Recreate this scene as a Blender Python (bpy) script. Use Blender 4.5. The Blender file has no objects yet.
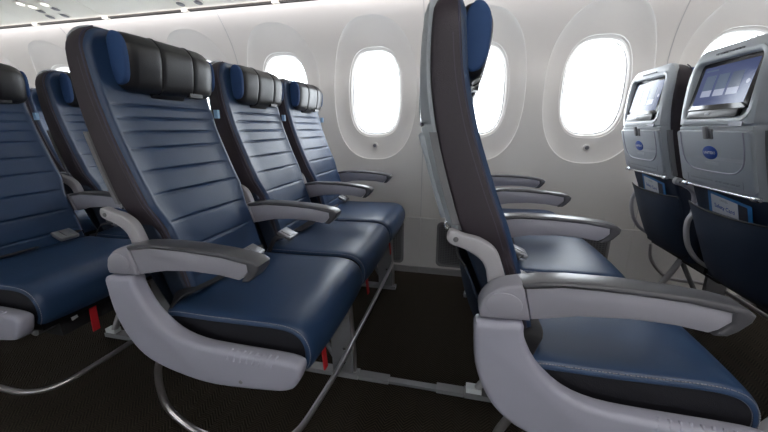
import bpy, bmesh, math, random
from mathutils import Vector, Matrix
random.seed(7)
PI = math.pi
SC = bpy.context.scene
C = SC.collection

# ------------------------------------------------------------------ camera
CAM = Vector((-0.4976, -0.6288, 1.0419))
FPX, YAW, PITCH, ROLL = 330.33, 0.2259, 0.2597, -0.0013
fw = Vector((-math.sin(YAW)*math.cos(PITCH), math.cos(YAW)*math.cos(PITCH), -math.sin(PITCH)))
rt = Vector((math.cos(YAW), math.sin(YAW), 0)); up = rt.cross(fw)
r2 = rt*math.cos(ROLL) + up*math.sin(ROLL); u2 = up*math.cos(ROLL) - rt*math.sin(ROLL)
cd = bpy.data.cameras.new('camera'); cam = bpy.data.objects.new('camera', cd); C.objects.link(cam)
cd.sensor_width = 36.0; cd.lens = 36.0*FPX/768.0; cd.clip_start = 0.02
cam.matrix_world = Matrix(((r2.x, u2.x, -fw.x, CAM.x), (r2.y, u2.y, -fw.y, CAM.y), (r2.z, u2.z, -fw.z, CAM.z), (0, 0, 0, 1)))
SC.camera = cam

# ------------------------------------------------------------------ world, lamps, exposure
SKY = 10.5
w = bpy.data.worlds.new('overcast_sky'); SC.world = w; w.use_nodes = True
bg = w.node_tree.nodes['Background']; bg.inputs[0].default_value = (0.93, 0.97, 1.0, 1); bg.inputs[1].default_value = SKY

def area(name, loc, direction, sx, sy, power, col):
    d = bpy.data.lights.new(name, 'AREA'); d.shape = 'RECTANGLE'; d.size = sx; d.size_y = sy; d.energy = power; d.color = col
    o = bpy.data.objects.new(name, d); C.objects.link(o); o.location = loc
    z = -Vector(direction).normalized(); x = Vector((1, 0, 0)); y = z.cross(x)
    o.rotation_euler = Matrix((x, y, z)).transposed().to_euler()
    return o
# long cabin ceiling lamps above both aisles and the wash lamp hidden in the slot over the windows
area('aisle_ceiling_lamp', (0.60, -0.80, 2.32), (0, 0, -1), 1.9, 0.22, 13, (1.0, 0.97, 0.95))
area('aisle_ceiling_lamp', (0.60, -2.35, 2.32), (0, 0, -1), 1.9, 0.22, 13, (1.0, 0.97, 0.95))
area('sidewall_wash_lamp', (-1.4, 1.405, 1.782), (0, 0.75, -1), 6.6, 0.03, 9, (1.0, 0.96, 0.98))

vs = SC.view_settings; vs.view_transform = 'Standard'; vs.look = 'None'; vs.gamma = 1.0; vs.use_curve_mapping = False
vs.exposure = 0.0

# ------------------------------------------------------------------ materials
MATS = {}
def nodes_of(name):
    m = bpy.data.materials.new(name); m.use_nodes = True
    MATS[name] = m
    return m, m.node_tree.nodes, m.node_tree.links, m.node_tree.nodes['Principled BSDF']
def setp(b, col, rough, metal=0.0, spec=0.5, coat=0.0):
    b.inputs['Base Color'].default_value = (*col, 1); b.inputs['Roughness'].default_value = rough
    b.inputs['Metallic'].default_value = metal; b.inputs['Specular IOR Level'].default_value = spec
    b.inputs['Coat Weight'].default_value = coat
def plain(name, col, rough=0.5, metal=0.0, spec=0.5, var=0.06, scale=30, bump=0.0, bscale=400, coat=0.0):
    m, N, L, b = nodes_of(name); setp(b, col, rough, metal, spec, coat)
    tc = N.new('ShaderNodeTexCoord')
    nz = N.new('ShaderNodeTexNoise'); nz.inputs['Scale'].default_value = scale; nz.inputs['Detail'].default_value = 3
    L.new(tc.outputs['Object'], nz.inputs['Vector'])
    mx = N.new('ShaderNodeMix'); mx.data_type = 'RGBA'
    mx.inputs['A'].default_value = (*[c*(1-var) for c in col], 1); mx.inputs['B'].default_value = (*[min(1, c*(1+var)) for c in col], 1)
    L.new(nz.outputs['Fac'], mx.inputs['Factor']); L.new(mx.outputs['Result'], b.inputs['Base Color'])
    if bump > 0:
        v = N.new('ShaderNodeTexVoronoi'); v.inputs['Scale'].default_value = bscale; L.new(tc.outputs['Object'], v.inputs['Vector'])
        bp = N.new('ShaderNodeBump'); bp.inputs['Strength'].default_value = bump; bp.inputs['Distance'].default_value = 0.001
        L.new(v.outputs['Distance'], bp.inputs['Height']); L.new(bp.outputs['Normal'], b.inputs['Normal'])
    return m
plain('leather_blue', (0.022, 0.053, 0.126), 0.37, spec=0.6, var=0.10, scale=9, bump=0.25, bscale=520)
plain('leather_black', (0.013, 0.0125, 0.015), 0.36, spec=0.55, bump=0.25, bscale=480)
plain('leather_boxing', (0.011, 0.011, 0.016), 0.6, spec=0.3, bump=0.3, bscale=600)
plain('bolster_dark', (0.044, 0.034, 0.044), 0.5, bump=0.45, bscale=420)
plain('suede_blue', (0.026, 0.075, 0.21), 0.75, bump=0.3, bscale=700)
plain('pocket_navy', (0.016, 0.028, 0.056), 0.6, bump=0.3, bscale=600)
plain('piping_violet', (0.06, 0.058, 0.10), 0.6)
plain('thread', (0.27, 0.27, 0.31), 0.7)
plain('thread_dark', (0.10, 0.09, 0.12), 0.7)
plain('plastic_light', (0.40, 0.40, 0.485), 0.36, var=0.02)
plain('plastic_bracket', (0.44, 0.43, 0.46), 0.38, var=0.02)
plain('plastic_shell', (0.45, 0.48, 0.52), 0.33, var=0.02)
plain('plastic_tray', (0.42, 0.455, 0.50), 0.35, var=0.02)
plain('plastic_grey', (0.22, 0.22, 0.235), 0.4, var=0.02)
plain('arm_side', (0.35, 0.345, 0.40), 0.38, var=0.02)
plain('arm_cap', (0.095, 0.095, 0.108), 0.30, var=0.03)
plain('plastic_black', (0.010, 0.010, 0.012), 0.3, var=0.02)
plain('rubber_dark', (0.012, 0.012, 0.014), 0.7)
plain('metal_bar', (0.55, 0.53, 0.55), 0.28, metal=0.9, var=0.02)
plain('metal_bright', (0.78, 0.79, 0.82), 0.22, metal=0.85, var=0.02)
plain('buckle_metal', (0.34, 0.34, 0.36), 0.38, metal=0.6, var=0.02)
plain('metal_frame', (0.20, 0.20, 0.215), 0.45, metal=0.3, var=0.05)
plain('strap_red', (0.50, 0.012, 0.02), 0.6)
plain('strap_grey', (0.20, 0.18, 0.18), 0.7)
plain('webbing', (0.035, 0.035, 0.042), 0.7, bump=0.4, bscale=900)
plain('tab_paleblue', (0.30, 0.50, 0.72), 0.5)
plain('badge_blue', (0.010, 0.065, 0.36), 0.35, var=0.02)
plain('print_white', (0.80, 0.82, 0.85), 0.6, var=0.01)
plain('print_grey', (0.16, 0.17, 0.19), 0.6, var=0.01)
plain('card_paper', (0.58, 0.60, 0.64), 0.5, var=0.03)
plain('card_blue', (0.02, 0.16, 0.42), 0.45, var=0.3, scale=60)
plain('card_dark', (0.03, 0.03, 0.045), 0.5, var=0.5, scale=90)
plain('wall_plastic', (0.77, 0.745, 0.715), 0.42, var=0.008, bump=0.06, bscale=700)
plain('dado_plastic', (0.72, 0.70, 0.69), 0.5, var=0.015, bump=0.06, bscale=700)
plain('ceiling_plastic', (0.86, 0.83, 0.74), 0.5, var=0.01)
plain('grille_grey', (0.24, 0.235, 0.245), 0.5, var=0.02)
plain('grille_dark', (0.06, 0.06, 0.065), 0.7)
plain('kick_metal', (0.30, 0.29, 0.30), 0.4, metal=0.4)
plain('slot_dark', (0.05, 0.045, 0.04), 0.6)
plain('bezel_ring', (0.62, 0.62, 0.63), 0.35, var=0.01)
plain('seam_grey', (0.55, 0.54, 0.54), 0.5)
plain('seal_black', (0.02, 0.02, 0.02), 0.6)

m, N, L, b = nodes_of('carpet'); setp(b, (0.02, 0.017, 0.014), 0.95, spec=0.15)
tc = N.new('ShaderNodeTexCoord'); sp = N.new('ShaderNodeSeparateXYZ'); L.new(tc.outputs['Object'], sp.inputs[0])
pp = N.new('ShaderNodeMath'); pp.operation = 'PINGPONG'; pp.inputs[1].default_value = 0.034; L.new(sp.outputs['X'], pp.inputs[0])
ad = N.new('ShaderNodeMath'); ad.operation = 'ADD'; L.new(sp.outputs['Y'], ad.inputs[0]); L.new(pp.outputs[0], ad.inputs[1])
ml = N.new('ShaderNodeMath'); ml.operation = 'MULTIPLY'; ml.inputs[1].default_value = 2*PI/0.013; L.new(ad.outputs[0], ml.inputs[0])
sn = N.new('ShaderNodeMath'); sn.operation = 'SINE'; L.new(ml.outputs[0], sn.inputs[0])
nz = N.new('ShaderNodeTexNoise'); nz.inputs['Scale'].default_value = 260; nz.inputs['Detail'].default_value = 4; L.new(tc.outputs['Object'], nz.inputs['Vector'])
mr = N.new('ShaderNodeMapRange'); mr.inputs['From Min'].default_value = -1; mr.inputs['From Max'].default_value = 1; L.new(sn.outputs[0], mr.inputs['Value'])
mm = N.new('ShaderNodeMath'); mm.operation = 'MULTIPLY'; L.new(mr.outputs['Result'], mm.inputs[0]); L.new(nz.outputs['Fac'], mm.inputs[1])
mx = N.new('ShaderNodeMix'); mx.data_type = 'RGBA'; mx.inputs['A'].default_value = (0.010, 0.0085, 0.007, 1); mx.inputs['B'].default_value = (0.082, 0.064, 0.044, 1)
L.new(mm.outputs[0], mx.inputs['Factor']); L.new(mx.outputs['Result'], b.inputs['Base Color'])
bp = N.new('ShaderNodeBump'); bp.inputs['Strength'].default_value = 0.7; bp.inputs['Distance'].default_value = 0.003
L.new(mm.outputs[0], bp.inputs['Height']); L.new(bp.outputs['Normal'], b.inputs['Normal'])

m, N, L, b = nodes_of('window_pane')
tr = N.new('ShaderNodeBsdfTransparent'); tr.inputs[0].default_value = (0.97, 0.985, 1, 1)
gl = N.new('ShaderNodeBsdfGlossy'); gl.inputs['Roughness'].default_value = 0.02
ms = N.new('ShaderNodeMixShader'); ms.inputs[0].default_value = 0.06
L.new(tr.outputs[0], ms.inputs[1]); L.new(gl.outputs[0], ms.inputs[2]); L.new(ms.outputs[0], N['Material Output'].inputs[0]); N.remove(b)

def emit(name, col, strength, rough=0.15, base=(0.01, 0.01, 0.012)):
    m, N, L, b = nodes_of(name); setp(b, base, rough)
    b.inputs['Emission Color'].default_value = (*col, 1); b.inputs['Emission Strength'].default_value = strength
emit('screen_blue', (0.020, 0.038, 0.13), 1.0)
emit('screen_tile', (0.05, 0.08, 0.14), 1.0)
emit('screen_white', (0.28, 0.31, 0.42), 1.0)
emit('screen_dark', (0.03, 0.05, 0.10), 1.0)
emit('lamp_lit', (1.0, 0.97, 0.9), 1.6)
plain('screen_glass', (0.008, 0.008, 0.010), 0.12, var=0.01)

# ------------------------------------------------------------------ helpers
def finish(me, mat, angle=38):
    me.materials.append(MATS[mat])
    me.polygons.foreach_set('use_smooth', [True]*len(me.polygons))
    me.set_sharp_from_angle(angle=math.radians(angle)); me.update()
    return me
def from_bm(bm, mat, angle=38):
    me = bpy.data.meshes.new('mesh'); bmesh.ops.recalc_face_normals(bm, faces=bm.faces[:]); bm.to_mesh(me); bm.free()
    return finish(me, mat, angle)
def from_vf(v, f, mat, angle=38):
    bm = bmesh.new(); vv = [bm.verts.new(p) for p in v]
    for q in f:
        try: bm.faces.new([vv[i] for i in q])
        except ValueError: pass
    return from_bm(bm, mat, angle)
def obj(name, me, parent=None, loc=None, **props):
    o = bpy.data.objects.new(name, me); C.objects.link(o)
    if parent is not None: o.parent = parent
    if loc is not None: o.location = loc
    for k, v in props.items(): o[k] = v
    if me is not None and me.name.startswith('mesh'): me.name = name
    return o
def thing(name, label, cat, loc=(0, 0, 0), group=None):
    o = obj(name, None, None, loc, label=label, category=cat); o.empty_display_size = 0.05
    if group: o['group'] = group
    return o
def catmull(pts, n=8, closed=False):
    P = [Vector(p) for p in pts]; out = []; m = len(P)
    rng = range(m) if closed else range(m-1)
    for i in rng:
        p0 = P[(i-1) % m] if closed or i > 0 else P[0]*2 - P[1]
        p1 = P[i]; p2 = P[(i+1) % m]
        p3 = P[(i+2) % m] if closed or i+2 < m else P[-1]*2 - P[-2]
        for k in range(n):
            t = k/n
            out.append(0.5*((2*p1) + (p2-p0)*t + (2*p0-5*p1+4*p2-p3)*t*t + (3*p1-p0-3*p2+p3)*t**3))
    if not closed: out.append(P[-1])
    return out
def sm(pts, n=4, closed=True):          # smoothed 2-D outline
    return [(v.x, v.y) for v in catmull([(a, b, 0) for a, b in pts], n, closed)]
def tube_bm(bm, path, r, seg=10, flat=1.0):
    P = [Vector(p) for p in path]; rings = []; n = None
    for i, p in enumerate(P):
        t = (P[min(i+1, len(P)-1)] - P[max(i-1, 0)]).normalized()
        if n is None:
            n = t.cross(Vector((0, 0, 1)));
            if n.length < 1e-3: n = t.cross(Vector((0, 1, 0)))
            n.normalize()
        else:
            n = (n - t*n.dot(t)).normalized()
        bb = t.cross(n)
        rr = r[i] if isinstance(r, (list, tuple)) else r
        rings.append([bm.verts.new(p + n*(rr*math.cos(2*PI*k/seg)) + bb*(rr*flat*math.sin(2*PI*k/seg))) for k in range(seg)])
    for a, b in zip(rings, rings[1:]):
        for k in range(seg): bm.faces.new((a[k], a[(k+1) % seg], b[(k+1) % seg], b[k]))
    bm.faces.new(rings[0][::-1]); bm.faces.new(rings[-1])
def tube(path, r, mat, seg=10, flat=1.0):
    bm = bmesh.new(); tube_bm(bm, path, r, seg, flat); return from_bm(bm, mat, 50)
def loft(rings, mat, cap=True, closed=True, angle=38):
    v = []; f = []; n = len(rings[0])
    for r in rings: v += [tuple(p) for p in r]
    for i in range(len(rings)-1):
        for k in range(n if closed else n-1):
            f.append((i*n+k, i*n+(k+1) % n, (i+1)*n+(k+1) % n, (i+1)*n+k))
    if cap and closed: f.append(tuple(range(n))[::-1]); f.append(tuple((len(rings)-1)*n+k for k in range(n)))
    return from_vf(v, f, mat, angle)
def bevel(bm, amt, seg=2, ang=25):
    es = [e for e in bm.edges if len(e.link_faces) == 2 and e.calc_face_angle(0) > math.radians(ang)]
    if es and amt > 0: bmesh.ops.bevel(bm, geom=es, offset=amt, segments=seg, affect='EDGES', profile=0.5, clamp_overlap=True)
def prism_bm(poly, place, h0, h1, bev=0.0, seg=2):
    """poly: 2-D outline; place(u, v, h) -> 3-D"""
    bm = bmesh.new()
    a = [bm.verts.new(place(u, v, h0)) for u, v in poly]; b = [bm.verts.new(place(u, v, h1)) for u, v in poly]
    n = len(poly)
    bm.faces.new(a[::-1]); bm.faces.new(b)
    for k in range(n): bm.faces.new((a[k], a[(k+1) % n], b[(k+1) % n], b[k]))
    bmesh.ops.recalc_face_normals(bm, faces=bm.faces[:])
    if bev > 0:
        caps = set(e for fc in bm.faces if len(fc.verts) == n and n > 4 for e in fc.edges) if n > 4 else set(bm.edges)
        es = [e for e in caps]
        bmesh.ops.bevel(bm, geom=es, offset=bev, segments=seg, affect='EDGES', profile=0.5, clamp_overlap=True)
    return bm
def XZ(u, v, h): return (u, h, v)
def slab(poly, y0, y1, mat, bev=0.0, seg=2, angle=38): return from_bm(prism_bm(poly, XZ, y0, y1, bev, seg), mat, angle)
def box_bm(bm, x0, x1, y0, y1, z0, z1):
    v = [bm.verts.new(p) for p in ((x0, y0, z0), (x1, y0, z0), (x1, y1, z0), (x0, y1, z0), (x0, y0, z1), (x1, y0, z1), (x1, y1, z1), (x0, y1, z1))]
    for q in ((0, 3, 2, 1), (4, 5, 6, 7), (0, 1, 5, 4), (1, 2, 6, 5), (2, 3, 7, 6), (3, 0, 4, 7)): bm.faces.new([v[i] for i in q])
def box(x0, x1, y0, y1, z0, z1, mat, bev=0.0, seg=2):
    bm = bmesh.new(); box_bm(bm, x0, x1, y0, y1, z0, z1)
    if bev: bevel(bm, bev, seg)
    return from_bm(bm, mat)
def rrect(cx, cy, hw, hh, r, n=5):
    out = []
    for sx, sy, a0 in ((1, 1, 0), (-1, 1, PI/2), (-1, -1, PI), (1, -1, 1.5*PI)):
        for k in range(n+1):
            a = a0 + k*PI/2/n
            out.append((cx + sx*(hw-r) + r*math.cos(a), cy + sy*(hh-r) + r*math.sin(a)))
    return out
def ipl(tab, z):
    if z <= tab[0][0]: return tab[0][1]
    for (a, b), (c, d) in zip(tab, tab[1:]):
        if z <= c: return b + (d-b)*(z-a)/(c-a)
    return tab[-1][1]
def smooth_tab(tab, n=6): return [(v.x, v.y) for v in catmull([(a, b, 0) for a, b in tab], n)]
FONT = {}
def text_mesh(body, size, place, mat, depth=0.0004, bold=False):
    cu = bpy.data.curves.new('text', 'FONT'); cu.body = body; cu.size = size; cu.align_x = 'CENTER'; cu.align_y = 'CENTER'
    if bold: cu.offset = size*0.02
    o = bpy.data.objects.new('text', cu); C.objects.link(o)
    dg = bpy.context.evaluated_depsgraph_get(); me = bpy.data.meshes.new_from_object(o.evaluated_get(dg))
    bpy.data.objects.remove(o); bpy.data.curves.remove(cu)
    for v in me.vertices: v.co = Vector(place(v.co.x, v.co.y, depth))
    me.materials.clear(); return finish(me, mat)

# ================================================================== THE SETTING
WP, WX0 = 0.671, -1.089              # window pitch, first window
KMIN, KMAX = -5, 4
XA, XB = WX0 + (KMIN-0.5)*WP, WX0 + (KMAX+0.5)*WP
YW, YO = 1.66, -4.34                 # window wall, opposite wall
def wall_y(z): return YW - (0.20*((z-1.38)/0.41)**2 if z > 1.38 else 0.0)

obj('floor', box(XA-0.1, XB+0.1, YO-0.1, YW+0.12, -0.06, 0.0, 'carpet'), kind='structure')

WIN_C = 1.268; WIN_HW, WIN_HH = 0.163, 0.260
def sup(a, hw, hh, n):
    c, s = abs(math.cos(a)), abs(math.sin(a))
    return 1.0/((c/hw)**n + (s/hh)**n)**(1.0/n)
def panel_mesh(zlo=0.422, zhi=1.782):
    hx = WP/2
    angs = [2*PI*k/112 for k in range(112)]
    for zz in (zlo, zhi):
        for sx in (-1, 1):
            a = math.atan2(zz-WIN_C, sx*hx) % (2*PI)
            i = min(range(len(angs)), key=lambda k: abs(angs[k]-a)); angs[i] = a
    SCN = 1.262
    def pt(a, r, d):
        x, z = r*math.cos(a), WIN_C + r*math.sin(a); return (x, wall_y(z) + d, z)
    rings = []
    rw = [sup(a, WIN_HW, WIN_HH, 3.0) for a in angs]
    rs = [sup(a, 0.283, 0.437, 2.5) for a in angs]
    def rr(a):
        c, s = math.cos(a), math.sin(a); t = 1e9
        if abs(c) > 1e-9: t = min(t, hx/abs(c))
        if abs(s) > 1e-9: t = min(t, ((zhi if s > 0 else zlo) - WIN_C)/s)
        return t
    ro = [rr(a) for a in angs]
    def flat(r): return r
    # reveal (window edge outwards in y), lip, scoop, outline, outer field
    for e, d in ((0.0, 0.105), (0.001, 0.070), (0.005, 0.046), (0.014, 0.038), (0.024, 0.036), (0.026, 0.032)):
        rings.append([pt(a, rw[k]+e, d) for k, a in enumerate(angs)])
    for t, d in ((0.15, 0.0305), (0.35, 0.028), (0.6, 0.022), (0.85, 0.0125), (0.975, 0.0055), (0.993, 0.0025), (1.006, 0.0)):
        rings.append([pt(a, (rw[k]+0.026)*(1-t) + rs[k]*t, d) for k, a in enumerate(angs)])
    for t in (0.12, 0.3, 0.5, 0.75, 1.0):
        rings.append([pt(a, rs[k]*1.006*(1-t) + ro[k]*t if ro[k] > rs[k]*1.006 else ro[k], 0) for k, a in enumerate(angs)])
    n = len(angs); v = [p for r in rings for p in r]; f = []
    for i in range(len(rings)-1):
        for k in range(n): f.append((i*n+k, i*n+(k+1) % n, (i+1)*n+(k+1) % n, (i+1)*n+k))
    # panel thickness on the left and right rim
    base = (len(rings)-1)*n; off = len(v)
    for k in range(n): x, y, z = v[base+k]; v.append((x, y+0.02, z))
    for k in range(n): f.append((base+k, base+(k+1) % n, off+(k+1) % n, off+k))
    return from_vf(v, f, 'wall_plastic', 22)
panel = panel_mesh()
ring_pts = [2*PI*k/72 for k in range(72)]
def ring_mesh(e0, e1, d0, d1, mat):
    rings = []
    for e, d in ((e0, d0), (e0, d1), (e1, d1), (e1, d0), (e0, d0)):
        rings.append([((sup(a, WIN_HW, WIN_HH, 3.0)+e)*math.cos(a), YW+d, WIN_C+(sup(a, WIN_HW, WIN_HH, 3.0)+e)*math.sin(a)) for a in ring_pts])
    return loft(rings, mat, cap=False, angle=50)
bezel = ring_mesh(-0.003, 0.010, 0.052, 0.070, 'bezel_ring')
seal = ring_mesh(-0.001, 0.012, 0.098, 0.108, 'bezel_ring')
pane = loft([[((sup(a, WIN_HW, WIN_HH, 3.0)+0.008)*math.cos(a), YW+d, WIN_C+(sup(a, WIN_HW, WIN_HH, 3.0)+0.008)*math.sin(a)) for a in ring_pts] for d in (0.100, 0.106)], 'window_pane')
def disc(cx, cz, y0, y1, r, mat, n=24, bev=0.0015):
    return slab([(cx+r*math.cos(2*PI*k/n), cz+r*math.sin(2*PI*k/n)) for k in range(n)], y0, y1, mat, bev)
btn_plate = disc(0, 0.925, YW+0.004, YW+0.014, 0.021, 'wall_plastic'); btn = disc(0, 0.925, YW-0.003, YW+0.012, 0.0125, 'metal_frame', bev=0.003)

wall_left = obj('wall_left', None, None, kind='structure')
wall_right = obj('wall_right', None, None, kind='structure'); wall_right.location = (0, YO+YW, 0); wall_right.rotation_euler = (0, 0, 0)
wall_right.matrix_world = Matrix(((1, 0, 0, 0), (0, -1, 0, YO+YW), (0, 0, 1, 0), (0, 0, 0, 1)))
dado = box(-WP+0.0008, WP-0.0008, YW-0.006, YW+0.02, 0.045, 0.421, 'dado_plastic', 0.004)
kick = box(-WP+0.001, WP-0.001, YW-0.016, YW+0.02, 0.0, 0.043, 'kick_metal', 0.004)
wn = 0
for side, root in (('left', wall_left), ('right', wall_right)):
    for k in range(KMIN, KMAX+1):
        x = WX0 + k*WP
        obj('wall_panel', panel, root, (x, 0, 0))
        if k % 2: # panels come in pairs: seams between odd and even windows
            obj('dado_panel', dado, root, (x+WP/2, 0, 0)); obj('kick_strip', kick, root, (x+WP/2, 0, 0))
        wn += 1
        if side == 'left':
            wobj = obj('window_%d' % wn, None, None, (x, 0, 0), kind='structure')
            obj('window_frame', bezel, wobj); obj('outer_seal', seal, wobj); obj('pane', pane, wobj)
            bt = obj('dimmer_button', btn_plate, wobj); obj('button_cap', btn, bt)
        else:
            obj('window_pane', pane, root, (x, 0, 0)); obj('window_frame', bezel, root, (x, 0, 0))
# seam strips between pairs of panels
seam_path = [(0, wall_y(z)-0.0005, z) for z in [0.43+0.027*i for i in range(51)]]
seam = loft([[(-0.0022, y-0.0022, z), (0.0022, y-0.0022, z), (0.0022, y+0.012, z), (-0.0022, y+0.012, z)] for _, y, z in seam_path], 'seam_grey')
for k in range(KMIN, KMAX+2):
    if k % 2: obj('panel_seam', seam, wall_left, (WX0+(k-0.5)*WP, 0, 0))

# unseen outer skin added as a light block below and above the windows, so that daylight comes in through the panes only
for nm, z0, z1 in (('light_block_4', 0.0, 0.80), ('light_block_5', 1.72, 2.45)):
    obj(nm, box(XA-0.1, XB+0.1, YW+0.11, YW+0.13, z0, z1, 'kick_metal'), kind='structure')
    obj(nm.replace('4', '6').replace('5', '7'), box(XA-0.1, XB+0.1, YO-0.13, YO-0.11, z0, z1, 'kick_metal'), kind='structure')
# bulkheads
obj('wall_rear', box(XA-0.12, XA-0.02, YO-0.1, YW+0.1, 0, 2.45, 'wall_plastic'), kind='structure')
obj('wall_front', box(XB+0.02, XB+0.12, YO-0.1, YW+0.1, 0, 2.45, 'wall_plastic'), kind='structure')
# ceiling with the undersides of the luggage bins
PSZ = lambda y: 1.795 + (1.45-y)*0.2
def strip(profile, mat, x0=XA-0.02, x1=XB+0.02, th=0.02):
    ring = lambda x: [(x, y, z) for y, z in profile]
    return loft([ring(x0), ring(x1)], mat)
obj('ceiling', strip([(0.12, 2.35), (-2.8, 2.35), (-2.8, 2.42), (0.12, 2.42)], 'ceiling_plastic'), kind='structure')
def bin_profile(s):
    pr = [(1.452, PSZ(1.452)), (0.60, PSZ(0.60)), (0.42, 2.02), (0.33, 2.10), (0.28, 2.22), (0.12, 2.36), (0.12, 2.44), (1.75, 2.44), (1.75, 1.83), (1.452, 1.83)]
    return pr if s > 0 else [(YO+YW-y, z) for y, z in pr]
obj('trim_1', strip(bin_profile(1), 'ceiling_plastic'), kind='structure', label='cream underside of luggage bins above the windows')
obj('trim_2', strip(bin_profile(-1), 'ceiling_plastic'), kind='structure')
# dark air slot between the bin underside and the side wall
slot = obj('trim_3', strip([(1.449, 1.788), (1.452, 1.800), (1.56, 1.806), (1.56, 1.79), (1.478, 1.785)], 'slot_dark'), kind='structure')
tabm = box(-0.022, 0.022, 1.444, 1.47, 1.781, 1.797, 'ceiling_plastic', 0.002)
for i in range(9): obj('slot_bridge', tabm, slot, (-3.62+i*0.655, 0, 0))

# ================================================================== SEAT
S, PT = 0.487, 0.9144
YC = S/2
YB = YC + 0.031                      # the backs sit a little towards the window of the arm rests
# side profiles (x against z) of the reclined back
REAR = smooth_tab([(0.56, -0.372), (0.66, -0.408), (0.74, -0.450), (0.84, -0.492), (0.90, -0.512), (1.00, -0.541), (1.10, -0.561), (1.19, -0.567), (1.31, -0.562)])
FRNT = smooth_tab([(0.56, -0.318), (0.66, -0.340), (0.75, -0.368), (0.844, -0.402), (0.907, -0.428), (1.01, -0.466), (1.074, -0.485), (1.16, -0.503), (1.31, -0.517)])
TOPZ = 1.300
BY0, BY1 = YB-0.202, YB+0.202
def half_at(z, top=TOPZ, r=0.075, hw=(BY1-BY0)/2):
    if z < 0.84: hw -= 0.020*min(1.0, (0.84-z)/0.07)       # narrower between the arm rests
    if z > top - r:
        t = (z-(top-r))/r; return hw - r*(1-math.sqrt(max(0, 1-t*t)))
    return hw
M = {}      # meshes shared by all the seats
rings = []
zs = [0.58+0.03*i for i in range(22)] + [1.235, 1.25, 1.265, 1.278, 1.288, 1.292, 1.296, 1.2985, 1.300]
for z in zs:
    xr, xf = ipl(REAR, z), ipl(FRNT, z); t = max(0, (z-1.265)/0.035); ease = 0.018*t*t
    xr += ease; xf -= ease
    h = half_at(z); r = 0.009
    rings.append([(x, YB+y, z) for x, y in rrect((xr+xf)/2, 0, (xf-xr)/2, h, r, 4)])
M['back_core'] = loft(rings, 'bolster_dark')
# quilted front of the back rest
GR = [1.104, 1.070, 1.032, 0.988, 0.926, 0.863, 0.785, 0.703, 0.62]
def back_pad():
    zz = [0.575 + i*0.0058 for i in range(117)]; zz = [z for z in zz if z < 1.246] + [1.246, 1.256, 1.264, 1.272, 1.28, 1.286, 1.291, 1.294]
    for g in GR: zz += [g-0.008, g-0.006, g-0.004, g-0.003, g-0.0015, g, g+0.0015, g+0.003, g+0.004, g+0.006, g+0.008]
    zz = sorted(set(round(z, 4) for z in zz)); zz = [z for k, z in enumerate(zz) if z in [round(g, 4) for g in GR] or k == 0 or z-zz[k-1] > 0.0009]; rows = []
    for z in zz:
        hw = half_at(z, 1.295, 0.068, (BY1-BY0)/2 - 0.006)
        row = []
        us = [-1, -0.985, -0.96, -0.93, -0.90, -0.88, -0.6, -0.3, 0, 0.3, 0.6, 0.88, 0.90, 0.93, 0.96, 0.985, 1]
        for u in us:
            e = abs(u)
            x = ipl(FRNT, z)
            lift = 0.009*min(1, ((1-e)/0.04))**0.5 if e < 1 else 0.0
            if z > 1.26: lift *= max(0, (1.296-z)/0.036)
            # side bolsters stand proud of the quilted middle
            if e >= 0.88: lift += 0.0025*math.sin(min(1, (e-0.88)/0.04)*PI/2)*(1 if e < 0.97 else 0)
            else:
                g = min(abs(z-q) for q in GR)
                if z < GR[0]+0.01:
                    lift -= 0.0045*math.exp(-(g/0.0032)**2)
                    lift += 0.0012*min(1, g/0.008)
            row.append((x-0.002+lift, YB+u*hw, z))
        rows.append([(row[0][0]-0.02, row[0][1], z)] + row + [(row[-1][0]-0.02, row[-1][1], z)])
    return loft(rows, 'leather_blue', cap=False, closed=False, angle=60)
M['back_cushion'] = back_pad()
def edge_line(side, dx, dy, r, mat, z0=0.60, z1=1.284, wrap=True):
    pts = []
    for i in range(60):
        z = z0 + (1.296-z0)*i/59
        hw = half_at(z, 1.300, 0.07, (BY1-BY0)/2 + dy)
        pts.append((ipl(FRNT, z)+dx, YB+side*hw, z))
    return tube(pts, r, mat, 6)
for s_, nm in ((-1, 'n'), (1, 'f')):
    M['piping_'+nm] = edge_line(s_, -0.004, -0.0025, 0.0020, 'piping_violet')
    bm = bmesh.new()
    for i in range(0, 120):
        z = 0.66 + (1.215-0.66)*i/119; x = ipl(FRNT, z)-0.016; y = YB+s_*(half_at(z)+0.0002)
        box_bm(bm, x-0.0009, x+0.0009, y-0.0006, y+0.0006, z-0.0016, z+0.0016)
    M['back_stitch_'+nm] = from_bm(bm, 'thread_dark')
# head rest: lofted across the seat, bulging forward, three panels with seams
def head_section(u):
    """outline in (x, z) of the head rest at u in -1..1"""
    k = (1-abs(u)**5)**0.5 if abs(u) < 1 else 0
    seamk = 1 - 0.06*math.exp(-((abs(u)-0.36)/0.03)**2)
    d = 0.050*(0.78+0.22*k)*seamk
    top = 1.289 + 0.005*k; bot = 1.143 - 0.003*k; q = d-0.05
    pts = [(-0.512, top-0.018), (-0.496, top-0.003), (-0.472+0.35*q, top-0.004), (-0.454+0.7*q, top-0.022), (-0.4455+q, 1.258), (-0.4445+q, 1.228),
           (-0.4495+q, 1.195), (-0.460+0.6*q, bot+0.016), (-0.476, bot+0.002), (-0.490, bot+0.003), (-0.498, 1.175), (-0.508, 1.23)]
    return sm(pts, 3)
HY0, HY1 = 0.140, 0.474
us = [-1, -0.985, -0.95, -0.9, -0.8, -0.65, -0.5] + [-0.45, -0.41, -0.38, -0.36, -0.34, -0.31, -0.27] + [-0.15, 0, 0.15] + [0.27, 0.31, 0.34, 0.36, 0.38, 0.41, 0.45] + [0.5, 0.65, 0.8, 0.9, 0.95, 0.985, 1]
rings = []
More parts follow.
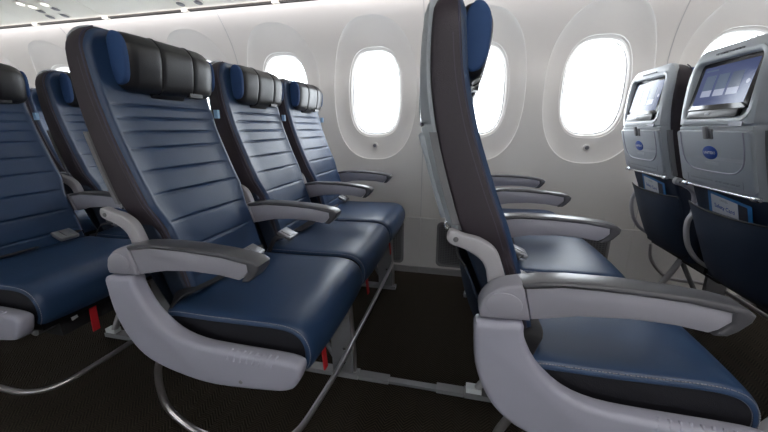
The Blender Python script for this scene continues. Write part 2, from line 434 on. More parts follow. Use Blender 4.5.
for u in us:
    e = max(0, (u-0.62)/0.38) if u > 0 else max(0, (-u-0.86)/0.14); sc = 1-(0.22 if u > 0 else 0.14)*e**2.6
    o2 = head_section(u); cx, cz = -0.480, 1.212
    rings.append([(cx-0.012*(1-sc)/0.26+(x-cx)*sc, (HY0+HY1)/2+u*(HY1-HY0)/2, cz+(z-cz)*sc) for x, z in o2])
M['headrest'] = loft(rings, 'leather_black', angle=50)
# blue wings at both ends of the head rest
wing = sm([(-0.501, 1.268), (-0.486, 1.287), (-0.468, 1.284), (-0.455, 1.265), (-0.4515, 1.24), (-0.453, 1.21), (-0.457, 1.182), (-0.467, 1.163), (-0.484, 1.156), (-0.497, 1.164), (-0.502, 1.195), (-0.503, 1.235)], 3)
wing_far = [(-0.483+(x+0.483)*0.8, 1.212+(z-1.212)*0.8) for x, z in wing]
M['wing_n'] = slab(wing, HY0-0.008, HY0+0.010, 'suede_blue', 0.006, 3)
M['wing_f'] = slab(wing_far, HY1-0.010, HY1+0.003, 'suede_blue', 0.006, 3)
for k_, (a, nm) in enumerate(((-0.36, 'a'), (0.36, 'b'))):
    o2 = head_section(0.36)
    pts = [(x+0.0012, (HY0+HY1)/2+a*(HY1-HY0)/2, z) for x, z in o2[4:26]]
    M['headseam_'+nm] = tube(pts, 0.0022, 'rubber_dark', 6)
M['head_grip'] = box(-0.478, -0.4600, 0.350, 0.405, 1.141, 1.153, 'plastic_black', 0.004)
M['head_slide'] = slab([(-0.505, 1.16), (-0.474, 1.16), (-0.480, 1.140), (-0.488, 1.129), (-0.500, 1.129)], 0.23, 0.35, 'plastic_black', 0.004)
# side tab
M['side_tab'] = box(-0.482, -0.466, BY1-0.002, BY1+0.010, 1.078, 1.108, 'tab_paleblue', 0.003)

# shell at the rear of the back: curved plastic, tray and screen
SHEL = smooth_tab([(0.82, -0.516), (0.88, -0.542), (0.95, -0.566), (1.04, -0.586), (1.14, -0.592), (1.22, -0.589), (1.28, -0.580), (1.31, -0.566)])
rings = []
for z in [0.825, 0.85, 0.87, 0.90, 0.94, 0.98, 1.02, 1.044, 1.0475, 1.051, 1.0545, 1.072, 1.074, 1.11, 1.15, 1.19, 1.225, 1.266, 1.268, 1.28, 1.292, 1.300, 1.304, 1.306]:
    xs = ipl(SHEL, z); xi = ipl(REAR, min(z, 1.28))+0.006
    if z in (1.0475, 1.051): xs += 0.006
    xm = xs + (0.020 if 1.073 < z < 1.267 else 0.0)      # screen recess in the middle of the shell
    if z > 1.28: xi += 0.004
    h = half_at(max(z, 0.84), 1.3065, 0.07, 0.190); xe = ipl(REAR, min(z, 1.28))-0.008
    rings.append([(xi, YB-h, z), (xe, YB-h, z), ((xe*0.6+xs*0.4), YB-h+0.008, z), (xe*0.15+xs*0.85, YB-h+0.018, z), (xs, YB-min(h-0.030, 0.152), z), (xm, YB-min(h-0.036, 0.143), z), (xm, YB, z), (xm, YB+min(h-0.036, 0.143), z), (xs, YB+min(h-0.030, 0.152), z), (xe*0.15+xs*0.85, YB+h-0.018, z), (xe*0.6+xs*0.4, YB+h-0.008, z), (xe, YB+h, z), (xi, YB+h, z)])
M['shell'] = loft(rings, 'plastic_shell', angle=32)
def plane_frame(za, zb):
    a = Vector((ipl(SHEL, za), 0, za)); b = Vector((ipl(SHEL, zb), 0, zb)); t = (b-a).normalized(); n = Vector((-t.z, 0, t.x))
    if n.x > 0: n = -n
    def place(u, v, h):      # u along the seat as read from behind (to the right = -y), v up along the plane, h outwards
        p = a + t*v + n*h; return (p.x, YB - u, p.z)
    return place
UP = plane_frame(1.070, 1.270); LO = plane_frame(0.842, 1.040)
def ring_prism(outer, inner, place, h0, h1, mat, hi=None):
    n = len(outer); hi = h1 if hi is None else hi
    mid = [((a[0]+b[0])/2, (a[1]+b[1])/2) for a, b in zip(outer, inner)]
    rr = [[place(u, v, h0) for u, v in outer], [place(u, v, h1*0.75) for u, v in outer], [place(u*0.98+q[0]*0.02, v*0.98+q[1]*0.02, h1) for (u, v), q in zip(mid, mid)], [place(u, v, hi*0.75) for u, v in inner], [place(u, v, h0) for u, v in inner]]
    rr[2] = [place(u, v, h1) for u, v in mid]
    return loft(rr + [rr[0]], mat, cap=False, angle=60)
# raised rim round the screen
M['screen_rim'] = ring_prism(rrect(0, 0.1, 0.160, 0.108, 0.040, 6), rrect(0, 0.1, 0.139, 0.092, 0.022, 6), UP, -0.021, 0.004, 'plastic_shell', hi=-0.004)
UP0 = UP
UP = lambda u, v, h: UP0(u, v, h - 0.004 - 0.015*(v-0.03)/0.15)     # the screen leans back at its top
M['screen_panel'] = from_bm(prism_bm(rrect(0, 0.110, 0.139, 0.080, 0.010, 4), UP, -0.006, 0.006, 0.002), 'screen_glass')
M['display'] = from_bm(prism_bm(rrect(0, 0.112, 0.118, 0.064, 0.003, 2), UP, 0.0, 0.0064), 'screen_blue')
M['tile_picture'] = from_bm(prism_bm(rrect(0, 0.122, 0.024, 0.024, 0.002, 2), UP, 0.0, 0.0070), 'screen_tile')
M['tile_picture_dark'] = from_bm(prism_bm(rrect(0, 0.122, 0.024, 0.024, 0.002, 2), UP, 0.0, 0.0070), 'screen_dark')
M['tile_caption'] = from_bm(prism_bm(rrect(0, 0.087, 0.024, 0.0105, 0.001, 2), UP, 0.0, 0.0070), 'screen_white')
M['next_arrow'] = from_bm(prism_bm([(0.104+0.007*math.cos(2*PI*k/16), 0.11+0.007*math.sin(2*PI*k/16)) for k in range(16)], UP, 0.0, 0.0070), 'screen_white')
M['menu_bar'] = from_bm(prism_bm(rrect(-0.075, 0.163, 0.030, 0.0025, 0.001, 2), UP, 0.0, 0.0070), 'screen_tile')
M['screen_ledge'] = from_bm(prism_bm(rrect(-0.008, 0.018, 0.118, 0.0125, 0.004, 3), UP, -0.006, 0.007, 0.002), 'plastic_black')
M['ledge_button'] = from_bm(prism_bm(rrect(-0.02, 0.018, 0.012, 0.004, 0.002, 3), UP, 0.0, 0.0085, 0.001), 'metal_frame')
bm = bmesh.new()
for i in range(9):
    b2 = prism_bm(rrect(-0.055+i*0.0135, 0.2125, 0.0045, 0.0026, 0.001, 2), UP0, -0.002, 0.0022); me = bpy.data.meshes.new('t'); b2.to_mesh(me); b2.free(); bm.from_mesh(me)
UP = UP0
M['camera_slots'] = from_bm(bm, 'print_grey')
M['side_sticker'] = from_bm(prism_bm(rrect(0.112, -0.016, 0.026, 0.007, 0.002, 2), UP0, -0.002, 0.0012), 'plastic_light')
# folded tray table under the screen
M['tray'] = from_bm(prism_bm(rrect(0, 0.101, 0.176, 0.0985, 0.014, 5), LO, -0.006, 0.007, 0.004, 2), 'plastic_tray')
bow_o = sm([(-0.150, 0.196), (-0.151, 0.14), (-0.140, 0.090), (-0.105, 0.062), (-0.05, 0.056), (0.05, 0.056), (0.105, 0.062), (0.140, 0.090), (0.151, 0.14), (0.150, 0.196)], 4, False)
M['tray_groove'] = tube([LO(u, v, 0.0065) for u, v in bow_o], 0.0034, 'plastic_light', 8)
M['latch_plate'] = from_bm(prism_bm(rrect(0.0, 0.190, 0.024, 0.018, 0.005, 4), LO, 0.004, 0.010, 0.002), 'plastic_grey')
M['latch'] = from_bm(prism_bm(rrect(-0.001, 0.196, 0.009, 0.022, 0.004, 4), LO, 0.008, 0.017, 0.003), 'metal_frame')
M['badge'] = from_bm(prism_bm([(0.036*math.cos(2*PI*k/28), 0.124+0.024*math.sin(2*PI*k/28)) for k in range(28)], LO, 0.006, 0.0082, 0.0006), 'badge_blue')
M['badge_word'] = text_mesh('UNITED', 0.0130, lambda x, y, h: LO(x-0.006, y+0.124, 0.0084), 'print_white', bold=True)
bm = bmesh.new()
for dx in (-0.0035, 0.0, 0.0035):
    tube_bm(bm, [LO(0.0225+dx*math.cos(t), 0.1245+0.0050*math.sin(t), 0.0084) for t in [-PI/2+PI*i/8 for i in range(9)]], 0.0003, 4)
M['badge_globe'] = from_bm(bm, 'print_white')
M['plaque'] = from_bm(prism_bm(rrect(0.004, 0.086, 0.034, 0.0048, 0.001, 2), LO, 0.006, 0.0076), 'plastic_shell')
M['instruction_strip'] = ring_prism(rrect(0, 0.024, 0.135, 0.0135, 0.002, 2), rrect(0, 0.024, 0.1335, 0.012, 0.002, 2), LO, 0.006, 0.0076, 'print_grey')
M['instruction_print_a'] = text_mesh('FASTEN SEAT BELT WHILE SEATED', 0.0075, lambda x, y, h: LO(x-0.058, y+0.023, 0.0074), 'print_grey')
M['instruction_print_b'] = text_mesh('LIFE VEST UNDER YOUR SEAT', 0.0085, lambda x, y, h: LO(x+0.066, y+0.022, 0.0074), 'print_grey', bold=True)
# rail at the foot of the tray
rx, rz = -0.517, 0.828
M['tray_rail'] = tube([(rx, YB-0.17, rz), (rx, YB+0.17, rz)], 0.0052, 'metal_bright', 10)
for nm, y0, y1 in (('n', YB-0.180, YB-0.145), ('f', YB+0.160, YB+0.200)):
    bm = bmesh.new(); tube_bm(bm, [(rx, y0, rz), (rx, y0+0.005, rz), (rx, y1-0.005, rz), (rx, y1, rz)], [0.006, 0.0095, 0.0095, 0.006], 12)
    M['rail_end_'+nm] = from_bm(bm, 'metal_bright')
# lower back and literature pocket
LB = smooth_tab([(0.44, -0.355), (0.56, -0.385), (0.70, -0.436), (0.80, -0.478), (0.86, -0.500)])
rings = []
for z in [0.44, 0.5, 0.56, 0.62, 0.68, 0.74, 0.80, 0.855]:
    x = ipl(LB, z); rings.append([(a, YB+y, z) for a, y in rrect(x+0.03, 0, 0.036, 0.186, 0.012, 4)])
M['lower_back'] = loft(rings, 'pocket_navy')
def pocket():
    rows = []; NV, NU = 18, 22
    def surf(u, v, off):
        top = 0.748 - 0.010*math.cos(u*PI/2); z = 0.452 + (top-0.452)*v
        bulge = (0.036*math.sin(min(1, v*0.9+0.14)*PI)**0.8 + 0.020*v)*(1-abs(u)**3.2)
        hw = 0.206 - 0.030*(1-v)**3
        if v < 0.18: hw -= 0.03*((0.18-v)/0.18)**2
        return (ipl(LB, z)-0.012-bulge - 0.010*v + off, YB+u*hw, z)
    for j in range(NV+1):
        v = j/NV
        outer = [surf(-1+2*i/NU, v, 0) for i in range(NU+1)]; inner = [surf(1-2*i/NU, v, 0.005) for i in range(NU+1)]
        rows.append(outer+inner)
    return loft(rows, 'pocket_navy', angle=60)
M['pocket'] = pocket()
M['pocket_hem'] = tube([(ipl(LB, 0.74)-0.022-0.020*(1-abs(u)**3.2), YB+u*0.206, 0.748-0.010*math.cos(u*PI/2)) for u in [-1+i/10 for i in range(21)]], 0.0035, 'rubber_dark', 6)

# hinge bracket on the near side of the back
brk = sm([(-0.517, 0.822), (-0.509, 0.838), (-0.480, 0.829), (-0.449, 0.822), (-0.419, 0.803), (-0.403, 0.772), (-0.394, 0.730), (-0.424, 0.722), (-0.434, 0.758), (-0.447, 0.779), (-0.478, 0.798), (-0.508, 0.808)], 4)
M['bracket'] = slab(brk, 0.034, 0.060, 'plastic_bracket', 0.005, 3)
M['bracket_screw'] = disc(-0.498, 0.820, 0.0315, 0.04, 0.0055, 'metal_frame', 14, 0.001)
# plastic strips along the rear edge of the back
sa = []
for z in [0.84, 0.88, 0.92, 0.96, 1.0, 1.034]:
    x = ipl(REAR, z); sa.append([(x-0.015, BY0+0.001, z), (x+0.001, BY0-0.002, z), (x+0.001, BY0+0.012, z), (x-0.015, BY0+0.012, z)])
M['edge_strip_n'] = loft(sa, 'plastic_grey')
M['edge_strip_f'] = loft([[(x, 2*YB-y, z) for x, y, z in r] for r in sa], 'plastic_grey')

# arm rest
ARM_Y = 0.025
ARMF = lambda P: [(x if x < -0.2 else -0.2+(x+0.2)*0.945, z if z < 0.70 else 0.70+(z-0.70)*0.87) for x, z in P]
cap_top = [(-0.374, 0.770), (-0.34, 0.778), (-0.29, 0.783), (-0.20, 0.783), (-0.10, 0.776), (-0.045, 0.769), (-0.012, 0.761), (0.001, 0.750), (-0.002, 0.735), (-0.018, 0.713), (-0.032, 0.701), (-0.052, 0.699), (-0.044, 0.712), (-0.031, 0.730), (-0.033, 0.750), (-0.10, 0.762), (-0.20, 0.769), (-0.30, 0.770), (-0.369, 0.758)]
M['arm_cap'] = slab(ARMF(cap_top), -0.027, 0.027, 'arm_cap', 0.007, 3)
body = [(-0.366, 0.760), (-0.30, 0.773), (-0.2, 0.773), (-0.1, 0.766), (-0.032, 0.755), (-0.028, 0.732), (-0.046, 0.711), (-0.060, 0.702), (-0.11, 0.710), (-0.19, 0.713), (-0.27, 0.706), (-0.35, 0.688)]
M['arm_body'] = slab(ARMF(body), -0.0235, 0.0235, 'arm_side', 0.005, 2)
kn = sm([(-0.372, 0.771), (-0.410, 0.758), (-0.436, 0.732), (-0.4465, 0.702), (-0.443, 0.683)], 3, False) + [(-0.351, 0.687), (-0.366, 0.754)]
M['arm_knuckle'] = slab(ARMF(kn), -0.028, 0.027, 'arm_side', 0.007, 3)
M['hub_cap'] = slab([(-0.402+0.034*math.cos(2*PI*k/24), 0.7155+0.0265*math.sin(2*PI*k/24)) for k in range(24)], -0.0305, -0.02, 'arm_side', 0.003)
M['recline_button'] = disc(-0.095, 0.735, 0.020, 0.0275, 0.009, 'plastic_grey', 16)
# aisle shroud below the aisle arm rest
shr = sm([(-0.450, 0.676), (-0.4525, 0.64), (-0.446, 0.58), (-0.425, 0.52), (-0.390, 0.470), (-0.340, 0.437), (-0.25, 0.413), (-0.16, 0.404), (-0.02, 0.415), (0.040, 0.426), (0.064, 0.446), (0.079, 0.482), (0.077, 0.500), (0.055, 0.509), (0.0, 0.512), (-0.12, 0.513), (-0.208, 0.518), (-0.274, 0.541), (-0.328, 0.590), (-0.358, 0.648), (-0.366, 0.682), (-0.41, 0.680)], 3)
M['shroud'] = slab(shr, -0.038, 0.006, 'plastic_light', 0.019, 4, 30)
M['shroud_screw'] = disc(-0.085, 0.432, -0.0395, -0.034, 0.0055, 'plastic_grey', 12, 0.001)
bm = bmesh.new()
for i in range(8):
    x = -0.11+i*0.0175
    tube_bm(bm, [(x-0.006, -0.0385, 0.490), (x-0.001, -0.0338, 0.5065), (x+0.003, -0.022, 0.5135)], 0.003, 6)
M['shroud_ribs'] = from_bm(bm, 'plastic_light')
# curved support under the inner arm rests
sup_c = catmull([(-0.452, 0, 0.700), (-0.466, 0, 0.66), (-0.460, 0, 0.60), (-0.436, 0, 0.535), (-0.385, 0, 0.475), (-0.30, 0, 0.437), (-0.20, 0, 0.425)], 5)
sup_o = [(p.x, p.z) for p in sup_c]
sup_i = []
for q in range(len(sup_c)):
    t_ = (sup_c[min(q+1, len(sup_c)-1)]-sup_c[max(q-1, 0)]).normalized(); sup_i.append((sup_c[q].x - t_.z*0.016, sup_c[q].z + t_.x*0.016))
sup_o = sup_o + sup_i[::-1]
M['arm_support'] = slab(sup_o, -0.010, 0.010, 'plastic_bracket', 0.004, 2)

# seat cushion
prof = [(-0.345, 0.552), (-0.335, 0.566), (-0.30, 0.571), (-0.2, 0.571), (-0.1, 0.573), (-0.02, 0.575), (0.03, 0.570), (0.06, 0.555), (0.078, 0.530), (0.084, 0.500), (0.080, 0.470), (0.068, 0.448)]
pp_ = catmull([(a, 0, b) for a, b in prof], 6)
def cushion_top():
    rows = []
    for i, p in enumerate(pp_):
        a = pp_[max(0, i-1)]; b = pp_[min(len(pp_)-1, i+1)]; t = (b-a).normalized(); n = Vector((-t.z, 0, t.x))
        row = []
        for u, d in ((-1, -0.016), (-1, -0.011), (-0.985, -0.0045), (-0.955, -0.0005), (-0.9, 0.002), (-0.7, 0.005), (-0.35, 0.0075), (0, 0.008), (0.35, 0.0075), (0.7, 0.005), (0.9, 0.002), (0.955, -0.0005), (0.985, -0.0045), (1, -0.011), (1, -0.016)):
            q = p + n*d; row.append((q.x, YC+u*(S/2-0.016), q.z))
        rows.append(row)
    return loft(rows, 'leather_blue', cap=False, closed=False, angle=60)
M['seat_cover'] = cushion_top()
box_prof = [(x, z) for x, z in [(-0.338, 0.545), (-0.30, 0.561), (-0.2, 0.561), (-0.1, 0.563), (-0.02, 0.565), (0.025, 0.560), (0.053, 0.547), (0.069, 0.526), (0.075, 0.50), (0.071, 0.474), (0.058, 0.446), (-0.338, 0.446)]]
M['cushion_boxing'] = slab(box_prof, 0.0185, S-0.0185, 'leather_boxing', 0.003)
for nm, yy in (('n', 0.0155), ('f', S-0.0155)):
    bm = bmesh.new(); acc = 0; nxt = 0
    dense = catmull([(a, 0, b) for a, b in prof[1:]], 60)
    for a, b in zip(dense, dense[1:]):
        acc += (b-a).length
        if acc >= nxt:
            nxt += 0.0062; t = (b-a).normalized(); n = Vector((-t.z, 0, t.x))
            for d, yd in ((-0.0048, yy + (0.003 if yy < 0.1 else -0.003)), (-0.0165, yy + (0.0028 if yy < 0.1 else -0.0028))):
                q = a + n*d
                v = [bm.verts.new((q.x+t.x*s1*0.0019+n.x*s2*0.0007, yd+s3*0.0009, q.z+t.z*s1*0.0019+n.z*s2*0.0007)) for s1 in (-1, 1) for s2 in (-1, 1) for s3 in (-1, 1)]
                for qf in ((0, 1, 3, 2), (4, 6, 7, 5), (0, 4, 5, 1), (2, 3, 7, 6), (0, 2, 6, 4), (1, 5, 7, 3)): bm.faces.new([v[k] for k in qf])
    M['cushion_stitch_'+nm] = from_bm(bm, 'thread')
M['seat_pan'] = box(-0.335, 0.045, 0.03, S-0.03, 0.418, 0.448, 'plastic_black', 0.004)
# life vest pouch with its red pull strap
M['vest_pouch'] = box(-0.22, 0.0, 0.10, 0.38, 0.345, 0.419, 'rubber_dark', 0.012)
M['pull_strap'] = from_bm(prism_bm([(-0.012, 0.445), (0.012, 0.445), (0.010, 0.40), (0.014, 0.33), (-0.010, 0.33), (-0.013, 0.40)], lambda u, v, h: (0.030+h+0.02*math.sin((0.445-v)*9), 0.19+u+0.18*(v-0.445), v), 0, 0.004), 'strap_red')
M['strap_clip'] = from_bm(prism_bm([(-0.008, 0.0), (0.010, 0.004), (0.006, 0.034), (-0.010, 0.030)], lambda u, v, h: (0.022+h, 0.13+u, 0.395+v), 0, 0.006, 0.001), 'print_white')
# seat belt lying over the cushion
def strap(path, wd, th, mat):
    P = catmull(path, 6); rows = []
    for i, p in enumerate(P):
        t = (P[min(i+1, len(P)-1)]-P[max(i-1, 0)]).normalized(); sd = t.cross(Vector((0, 0, 1))).normalized(); n = sd.cross(t)
        rows.append([p+sd*wd/2, p-sd*wd/2, p-sd*wd/2+n*th, p+sd*wd/2+n*th])
    return loft(rows, mat)
M['belt_n'] = strap([(-0.350, 0.035, 0.545), (-0.330, 0.055, 0.590), (-0.315, 0.09, 0.594), (-0.312, 0.16, 0.588), (-0.318, 0.27, 0.586)], 0.042, 0.003, 'webbing')
M['belt_f'] = strap([(-0.350, S-0.035, 0.545), (-0.330, S-0.055, 0.600), (-0.314, S-0.075, 0.606), (-0.310, S-0.10, 0.600)], 0.042, 0.003, 'webbing')
M['buckle'] = from_bm(prism_bm(rrect(-0.308, S-0.118, 0.028, 0.036, 0.006, 4), lambda u, v, h: (u+0.4*h, v, 0.600-0.45*(u+0.308)+h), 0.0, 0.016, 0.005, 2), 'buckle_metal')
M['buckle_flap'] = from_bm(prism_bm(rrect(-0.308, S-0.112, 0.020, 0.018, 0.004, 3), lambda u, v, h: (u+0.4*h, v, 0.600-0.45*(u+0.308)+h), 0.014, 0.019, 0.002, 2), 'buckle_metal')

SUBS = {  # part -> (name, [ (sub name, mesh key) ... ])
    'back_core': ('backrest', [('piping', 'piping_n'), ('piping', 'piping_f'), ('stitching', 'back_stitch_n'), ('stitching', 'back_stitch_f'), ('edge_strip', 'edge_strip_n'), ('edge_strip', 'edge_strip_f'), ('side_tab', 'side_tab')]),
    'back_cushion': ('back_cushion', []),
    'headrest': ('headrest', [('wing', 'wing_n'), ('wing', 'wing_f'), ('seam', 'headseam_a'), ('seam', 'headseam_b'), ('grip', 'head_grip'), ('headrest_slide', 'head_slide')]),
    'shell': ('back_shell', [('screen_rim', 'screen_rim'), ('screen_ledge', 'screen_ledge'), ('ledge_button', 'ledge_button'), ('speaker_slots', 'camera_slots'), ('sticker', 'side_sticker')]),
    'screen_panel': ('screen', [('display', 'display'), ('menu_bar', 'menu_bar'), ('next_button', 'next_arrow')]),
    'tray': ('tray_table', [('tray_groove', 'tray_groove'), ('latch_plate', 'latch_plate'), ('latch', 'latch'), ('badge', 'badge'), ('badge_lettering', 'badge_word'), ('badge_emblem', 'badge_globe'), ('plaque', 'plaque'), ('instruction_strip', 'instruction_strip'), ('instruction_lettering', 'instruction_print_a'), ('instruction_lettering', 'instruction_print_b')]),
    'tray_rail': ('tray_rail', [('rail_end', 'rail_end_n'), ('rail_end', 'rail_end_f')]),
    'lower_back': ('lower_back', []),
    'pocket': ('literature_pocket', [('pocket_hem', 'pocket_hem')]),
    'bracket': ('hinge_bracket', [('screw', 'bracket_screw')]),
    'seat_cover': ('seat_cushion', [('cushion_boxing', 'cushion_boxing'), ('stitching', 'cushion_stitch_n'), ('stitching', 'cushion_stitch_f')]),
    'seat_pan': ('seat_pan', []),
    'vest_pouch': ('life_vest_pouch', [('pull_strap', 'pull_strap'), ('strap_clip', 'strap_clip')]),
    'belt_n': ('seat_belt', []),
    'belt_f': ('seat_belt', [('buckle', 'buckle'), ('buckle_flap', 'buckle_flap')]),
}
STUFF = {'stitching', 'speaker_slots', 'badge_emblem'}
def add_part(root, key):
    nm, subs = SUBS[key]; p = obj(nm, M[key], root)
    for sn_, sk in subs:
        o = obj(sn_, M[sk], p)
        if sn_ in STUFF: o['kind'] = 'stuff'
    return p
def add_arm(root, dy, aisle):
    a = obj('armrest', M['arm_body'], root, (0, dy, 0))
    obj('arm_cap', M['arm_cap'], a); obj('arm_knuckle', M['arm_knuckle'], a); obj('recline_button', M['recline_button'], a); obj('hub_cap', M['hub_cap'], a)
    if aisle:
        h = obj('side_shroud', M['shroud'], root, (0, dy, 0)); obj('screw', M['shroud_screw'], h)
        r = obj('grip_ribs', M['shroud_ribs'], h); r['kind'] = 'stuff'
    else:
        obj('arm_support', M['arm_support'], root, (0, dy, 0))
def seat(x, i, label):
    t = thing('airline_seat', label, 'seat', (x, i*S, 0), 'leather airline seats in threes along the windows')
    for k in SUBS:
        p = add_part(t, k)
        if k.startswith('belt') and i == 1: p.scale = (1, -1, 1); p.location = (0.028, S-0.03, 0.004)      # the middle belt lies the other way round
    scr = [c for c in t.children if c.name.startswith('screen')][0]
    for q, tx in enumerate((-0.068, -0.008, 0.052)):
        obj('picture_tile', M['tile_picture' if q < 2 else 'tile_picture_dark'], scr, (0, -tx, 0))
        obj('caption_tile', M['tile_caption'], scr, (0, -tx, 0))
    add_arm(t, 0.0, i == 0)
    if i == 2: add_arm(t, S, False)
    return t

# seat frame of a row of three
def leg_mesh(front):
    if front: return slab([(-0.075, 0.015), (0.018, 0.015), (0.020, 0.10), (0.004, 0.36), (-0.045, 0.40), (-0.085, 0.38)], -0.012, 0.012, 'metal_frame', 0.003)
    return tube(catmull([(-0.20, 0, 0.41), (-0.22, 0, 0.345), (-0.27, 0, 0.225), (-0.335, 0, 0.12), (-0.385, 0, 0.03), (-0.39, 0, 0.012)], 5), 0.017, 'plastic_bracket', 10, 0.8)
F = {}
F['leg_f'] = leg_mesh(True); F['leg_r'] = leg_mesh(False)
F['leg_edge'] = tube([(0.020, 0, 0.015), (0.021, 0, 0.10), (0.006, 0, 0.37)], 0.010, 'metal_bar', 8)
F['bolt'] = disc(-0.02, 0.0, -0.016, -0.010, 0.006, 'metal_bright', 10, 0.001)
F['foot'] = box(-0.43, 0.04, -0.022, 0.022, 0.0, 0.022, 'plastic_grey', 0.005)
F['clip'] = box(-0.425, -0.365, -0.017, 0.017, 0.018, 0.044, 'print_white', 0.005)
F['beam_f'] = tube([(-0.04, 0.05, 0.395), (-0.04, 3*S, 0.395)], 0.023, 'metal_frame', 14)
F['beam_r'] = tube([(-0.24, 0.05, 0.395), (-0.24, 3*S, 0.395)], 0.023, 'metal_frame', 14)
loop = [(-0.36, 0, 0.44), (-0.385, 0, 0.38), (-0.39, 0, 0.31), (-0.372, 0, 0.245), (-0.297, 0.0, 0.190), (-0.2, 0.004, 0.172), (-0.09, 0.014, 0.168), (-0.018, 0.065, 0.170), (0.006, 0.18, 0.176), (0.022, 0.40, 0.186), (0.024, 0.9, 0.188), (0.022, 1.30, 0.188), (0.0, 1.41, 0.188), (-0.06, 1.45, 0.190), (-0.2, 1.46, 0.20), (-0.30, 1.46, 0.30), (-0.32, 1.46, 0.40)]
F['bar'] = tube(catmull(loop, 7), 0.0095, 'metal_bar', 10)
F['spreader'] = slab([(-0.30, 0.40), (0.02, 0.375), (0.045, 0.40), (0.050, 0.440), (0.035, 0.455), (-0.30, 0.455)], -0.012, 0.012, 'plastic_grey', 0.003)
F['strut'] = tube([(-0.06, 0, 0.07), (-0.235, 0, 0.385)], 0.012, 'metal_frame', 8)
LEGY = (0.525, 1.36)
def frame(x, label):
    t = thing('seat_frame', label, 'seat frame', (x, 0, 0), 'metal frames under the rows of seats')
    obj('beam', F['beam_f'], t); obj('beam', F['beam_r'], t); obj('baggage_bar', F['bar'], t)
    for i in (1, 2, 3): obj('spreader', F['spreader'], t, (0, i*S, 0))
    for y in LEGY:
        l = obj('leg', F['leg_f'], t, (0, y, 0)); obj('leg_edge', F['leg_edge'], l)
        for z in (0.31, 0.14, 0.07): obj('bolt', F['bolt'], l, (0, 0, z))
        obj('leg', F['leg_r'], t, (0, y, 0)); obj('strut', F['strut'], t, (0, y, 0))
        ft = obj('floor_foot', F['foot'], t, (0, y, 0)); obj('clip', F['clip'], ft)
    return t

ROWS = {'Z': -3*PT+0.02, 'A': -2*PT+0.018, 'B': -PT, 'C': 0.0, 'D': PT}
LAB = {
    'C': ['blue seat seen edge-on in the middle of the picture, its dark side nearest the aisle',
          'blue seat just behind the edge-on aisle seat, only its cushion and armrest showing',
          'window seat behind the edge-on seat, mostly hidden by the armrests in front of it'],
    'B': ['large quilted blue aisle seat facing right, with black headrest and grey side shroud',
          'middle seat of the row facing right, between the large aisle seat and the window seat',
          'window seat of the row facing right, below the half-hidden bright window'],
    'A': ['dark blue aisle seat cut off by the left picture edge, silver buckle on its cushion',
          'middle seat at left, between the cut-off aisle seat and the large quilted seat',
          'window seat at left, hidden behind the large quilted aisle seat'],
    'D': ['aisle seat beyond the right picture edge, in front of the edge-on seat',
          'seat back at right with tilted dark screen and blue oval badge, cut by picture edge',
          'smaller seat back beside the window at right, its screen washed pale by daylight'],
    'Z': ['aisle seat of the rearmost row, beyond the left picture edge',
          'middle seat of the rearmost row, beyond the left picture edge',
          'farthest seat at left, a sliver of blue between two nearer seats'],
}
FLAB = {'C': 'metal frame and legs under the edge-on seat row', 'B': 'metal frame with long baggage bar under the row facing right in the middle', 'A': 'metal frame with curved bar under the left row of seats', 'D': 'metal frame under the right row with the screens', 'Z': 'metal frame under the rearmost row at left'}
for rname, x in ROWS.items():
    for i in range(3): seat(x, i, LAB[rname][i])
    frame(x, FLAB[rname])

# ================================================================== LOOSE THINGS AND FITTINGS
# floor track covers between the rows
def track(x0, label):
    t = thing('floor_track_cover', label, 'track cover', (x0, LEGY[0], 0))
    L_ = PT-0.43-0.045
    obj('end_cover', box(0.0, 0.13, -0.020, 0.020, 0.0, 0.018, 'plastic_grey', 0.005), t)
    obj('rail_strip', box(0.13, L_-0.11, -0.014, 0.014, 0.0, 0.012, 'metal_frame', 0.003), t)
    obj('end_cover', box(L_-0.11, L_, -0.020, 0.020, 0.0, 0.018, 'plastic_grey', 0.005), t)
track(-PT+0.043, 'grey floor track cover running from the quilted seat row to the edge-on row')
track(-2*PT+0.043, 'grey floor track cover behind the shroud of the large quilted seat')
track(0.043, 'grey floor track cover under the right row')

# safety cards in the pockets of the right row
for i, lab in ((1, 'safety card in the navy pocket at right, below the blue badge'), (2, 'smaller safety card in the pocket of the seat beside the window')):
    t = thing('safety_card', lab, 'card', (PT, i*S, 0), 'safety cards in seat pockets')
    o0 = Vector((-0.455, YB-0.01, 0.690)); tilt = Vector((-0.33, 0, 1)).normalized(); n = Vector((-tilt.z, 0, tilt.x))
    def K(u, v, h, o0=o0, tilt=tilt, n=n):
        p = o0 + tilt*v + n*h; return (p.x, p.y - u - v*0.06, p.z - u*0.10)
    obj('card_sheet', from_bm(prism_bm(rrect(0, 0.05, 0.105, 0.072, 0.003, 2), K, -0.0006, 0.0006), 'card_blue'), t)
    obj('card_panel', from_bm(prism_bm(rrect(-0.022, 0.050, 0.066, 0.062, 0.002, 2), K, 0, 0.0010), 'card_paper'), t)
    obj('card_picture', from_bm(prism_bm(rrect(0.066, 0.050, 0.020, 0.062, 0.002, 2), K, 0, 0.0010), 'card_dark'), t)
    obj('card_lettering', text_mesh('Safety Card', 0.0215, lambda x, y, h, K=K: K(x-0.022, y+0.072, 0.0013), 'badge_blue', bold=True), t)
    obj('card_lettering', text_mesh('UNITED', 0.011, lambda x, y, h, K=K: K(x-0.022, y+0.100, 0.0013), 'print_grey'), t)

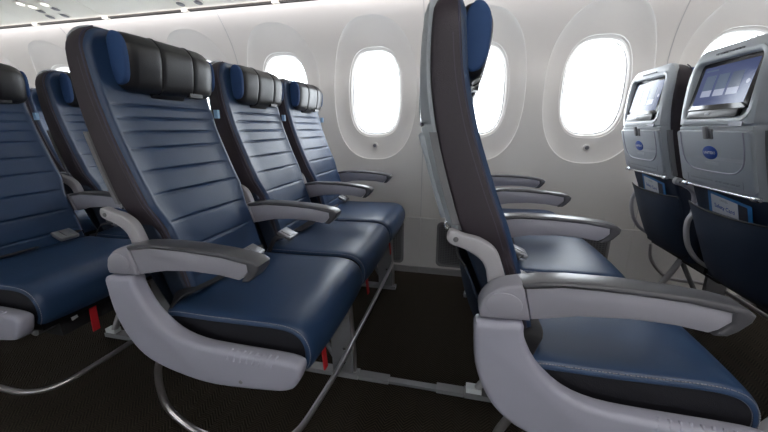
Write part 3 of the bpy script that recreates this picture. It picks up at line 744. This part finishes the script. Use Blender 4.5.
# air grilles in the lower side wall
gf_o = rrect(0, 0.232, 0.216, 0.168, 0.035, 6); gf_i = rrect(0, 0.232, 0.198, 0.150, 0.026, 6)
GP = lambda u, v, h: (u, YW-0.006-h, v)
gframe = ring_prism(gf_o, gf_i, GP, -0.001, 0.007, 'grille_grey'); gback = from_bm(prism_bm(gf_o, GP, -0.0005, 0.001), 'grille_dark')
bm = bmesh.new()
for i in range(22): x = -0.19+i*0.0181; box_bm(bm, x-0.003, x+0.003, YW-0.0105, YW-0.007, 0.086, 0.378)
for i in range(23): z = 0.09+i*0.0131; box_bm(bm, -0.195, 0.195, YW-0.012, YW-0.008, z-0.003, z+0.003)
glat = from_bm(bm, 'metal_frame')
gl_lab = {-1: 'floor-level air grille behind the left seats', 0: 'air grille low on the wall, half hidden by the quilted row', 1: 'air grille low on the wall beside the edge-on seat back', 2: 'air grille low on the wall under the right-hand window', -2: 'air grille low on the wall behind the far left seat'}
for k in (-1, 0, 1, 2):
    t = thing('air_grille', gl_lab[k], 'air grille', (WX0+k*WP, 0, 0), 'air grilles along the wall foot')
    obj('backing', gback, t); obj('frame', gframe, t); lt = obj('lattice', glat, t); lt['kind'] = 'stuff'

# passenger service units: reading lamps and air nozzles in the bin underside
def PS(u, v, h): # u along x, v = y, h below the panel
    n = Vector((0, -0.2, -1)).normalized(); p = Vector((u, v, PSZ(v))) + n*h; return tuple(p)
def circ(cx, cy, r, n=20): return [(cx+r*math.cos(2*PI*k/n), cy+r*math.sin(2*PI*k/n)) for k in range(n)]
PU = {}
PU['plate'] = from_bm(prism_bm(rrect(0, 1.30, 0.34, 0.135, 0.03, 5), PS, -0.002, 0.003, 0.002), 'ceiling_plastic')
PU['ring'] = ring_prism(circ(0, 0, 0.034), circ(0, 0, 0.026), lambda u, v, h: (u, v, -h), 0, 0.004, 'ceiling_plastic')
PU['cup'] = from_bm(prism_bm(circ(0, 0, 0.029), lambda u, v, h: (u, v, -h), 0, 0.002), 'grille_grey')
PU['knob'] = from_bm(prism_bm(circ(0, 0, 0.017), lambda u, v, h: (u, v, -h), 0, 0.007, 0.003), 'grille_grey')
PU['lens'] = from_bm(prism_bm(circ(0, 0, 0.020), lambda u, v, h: (u, v, -h), 0, 0.004, 0.001), 'lamp_lit')
tiltx = math.atan(-0.2)
def psu(x, label):
    t = thing('service_unit', label, 'service unit', (x, 0, 0), 'passenger service units under the bins')
    obj('panel_plate', PU['plate'], t)
    for dx, y, lamp in ((-0.075, 1.232, True), (-0.036, 1.272, True), (0.088, 1.262, True), (-0.045, 1.318, False), (0.098, 1.311, False), (-0.070, 1.388, False), (0.060, 1.390, False)):
        o = obj('reading_lamp' if lamp else 'air_nozzle', PU['ring'], t, PS(dx, y, 0.0035)); o.rotation_euler = (tiltx, 0, 0)
        obj('lens' if lamp else 'cup', PU['lens'] if lamp else PU['cup'], o)
        if not lamp: obj('knob', PU['knob'], o)
psu(-3.30, 'cream panel with lit reading lamps and air nozzles at top left corner')
psu(-3.30+1.09, 'cream panel with air nozzles at the top edge, above the quilted seat')
psu(-3.30+2.18, 'cream panel with lamps above the central windows')
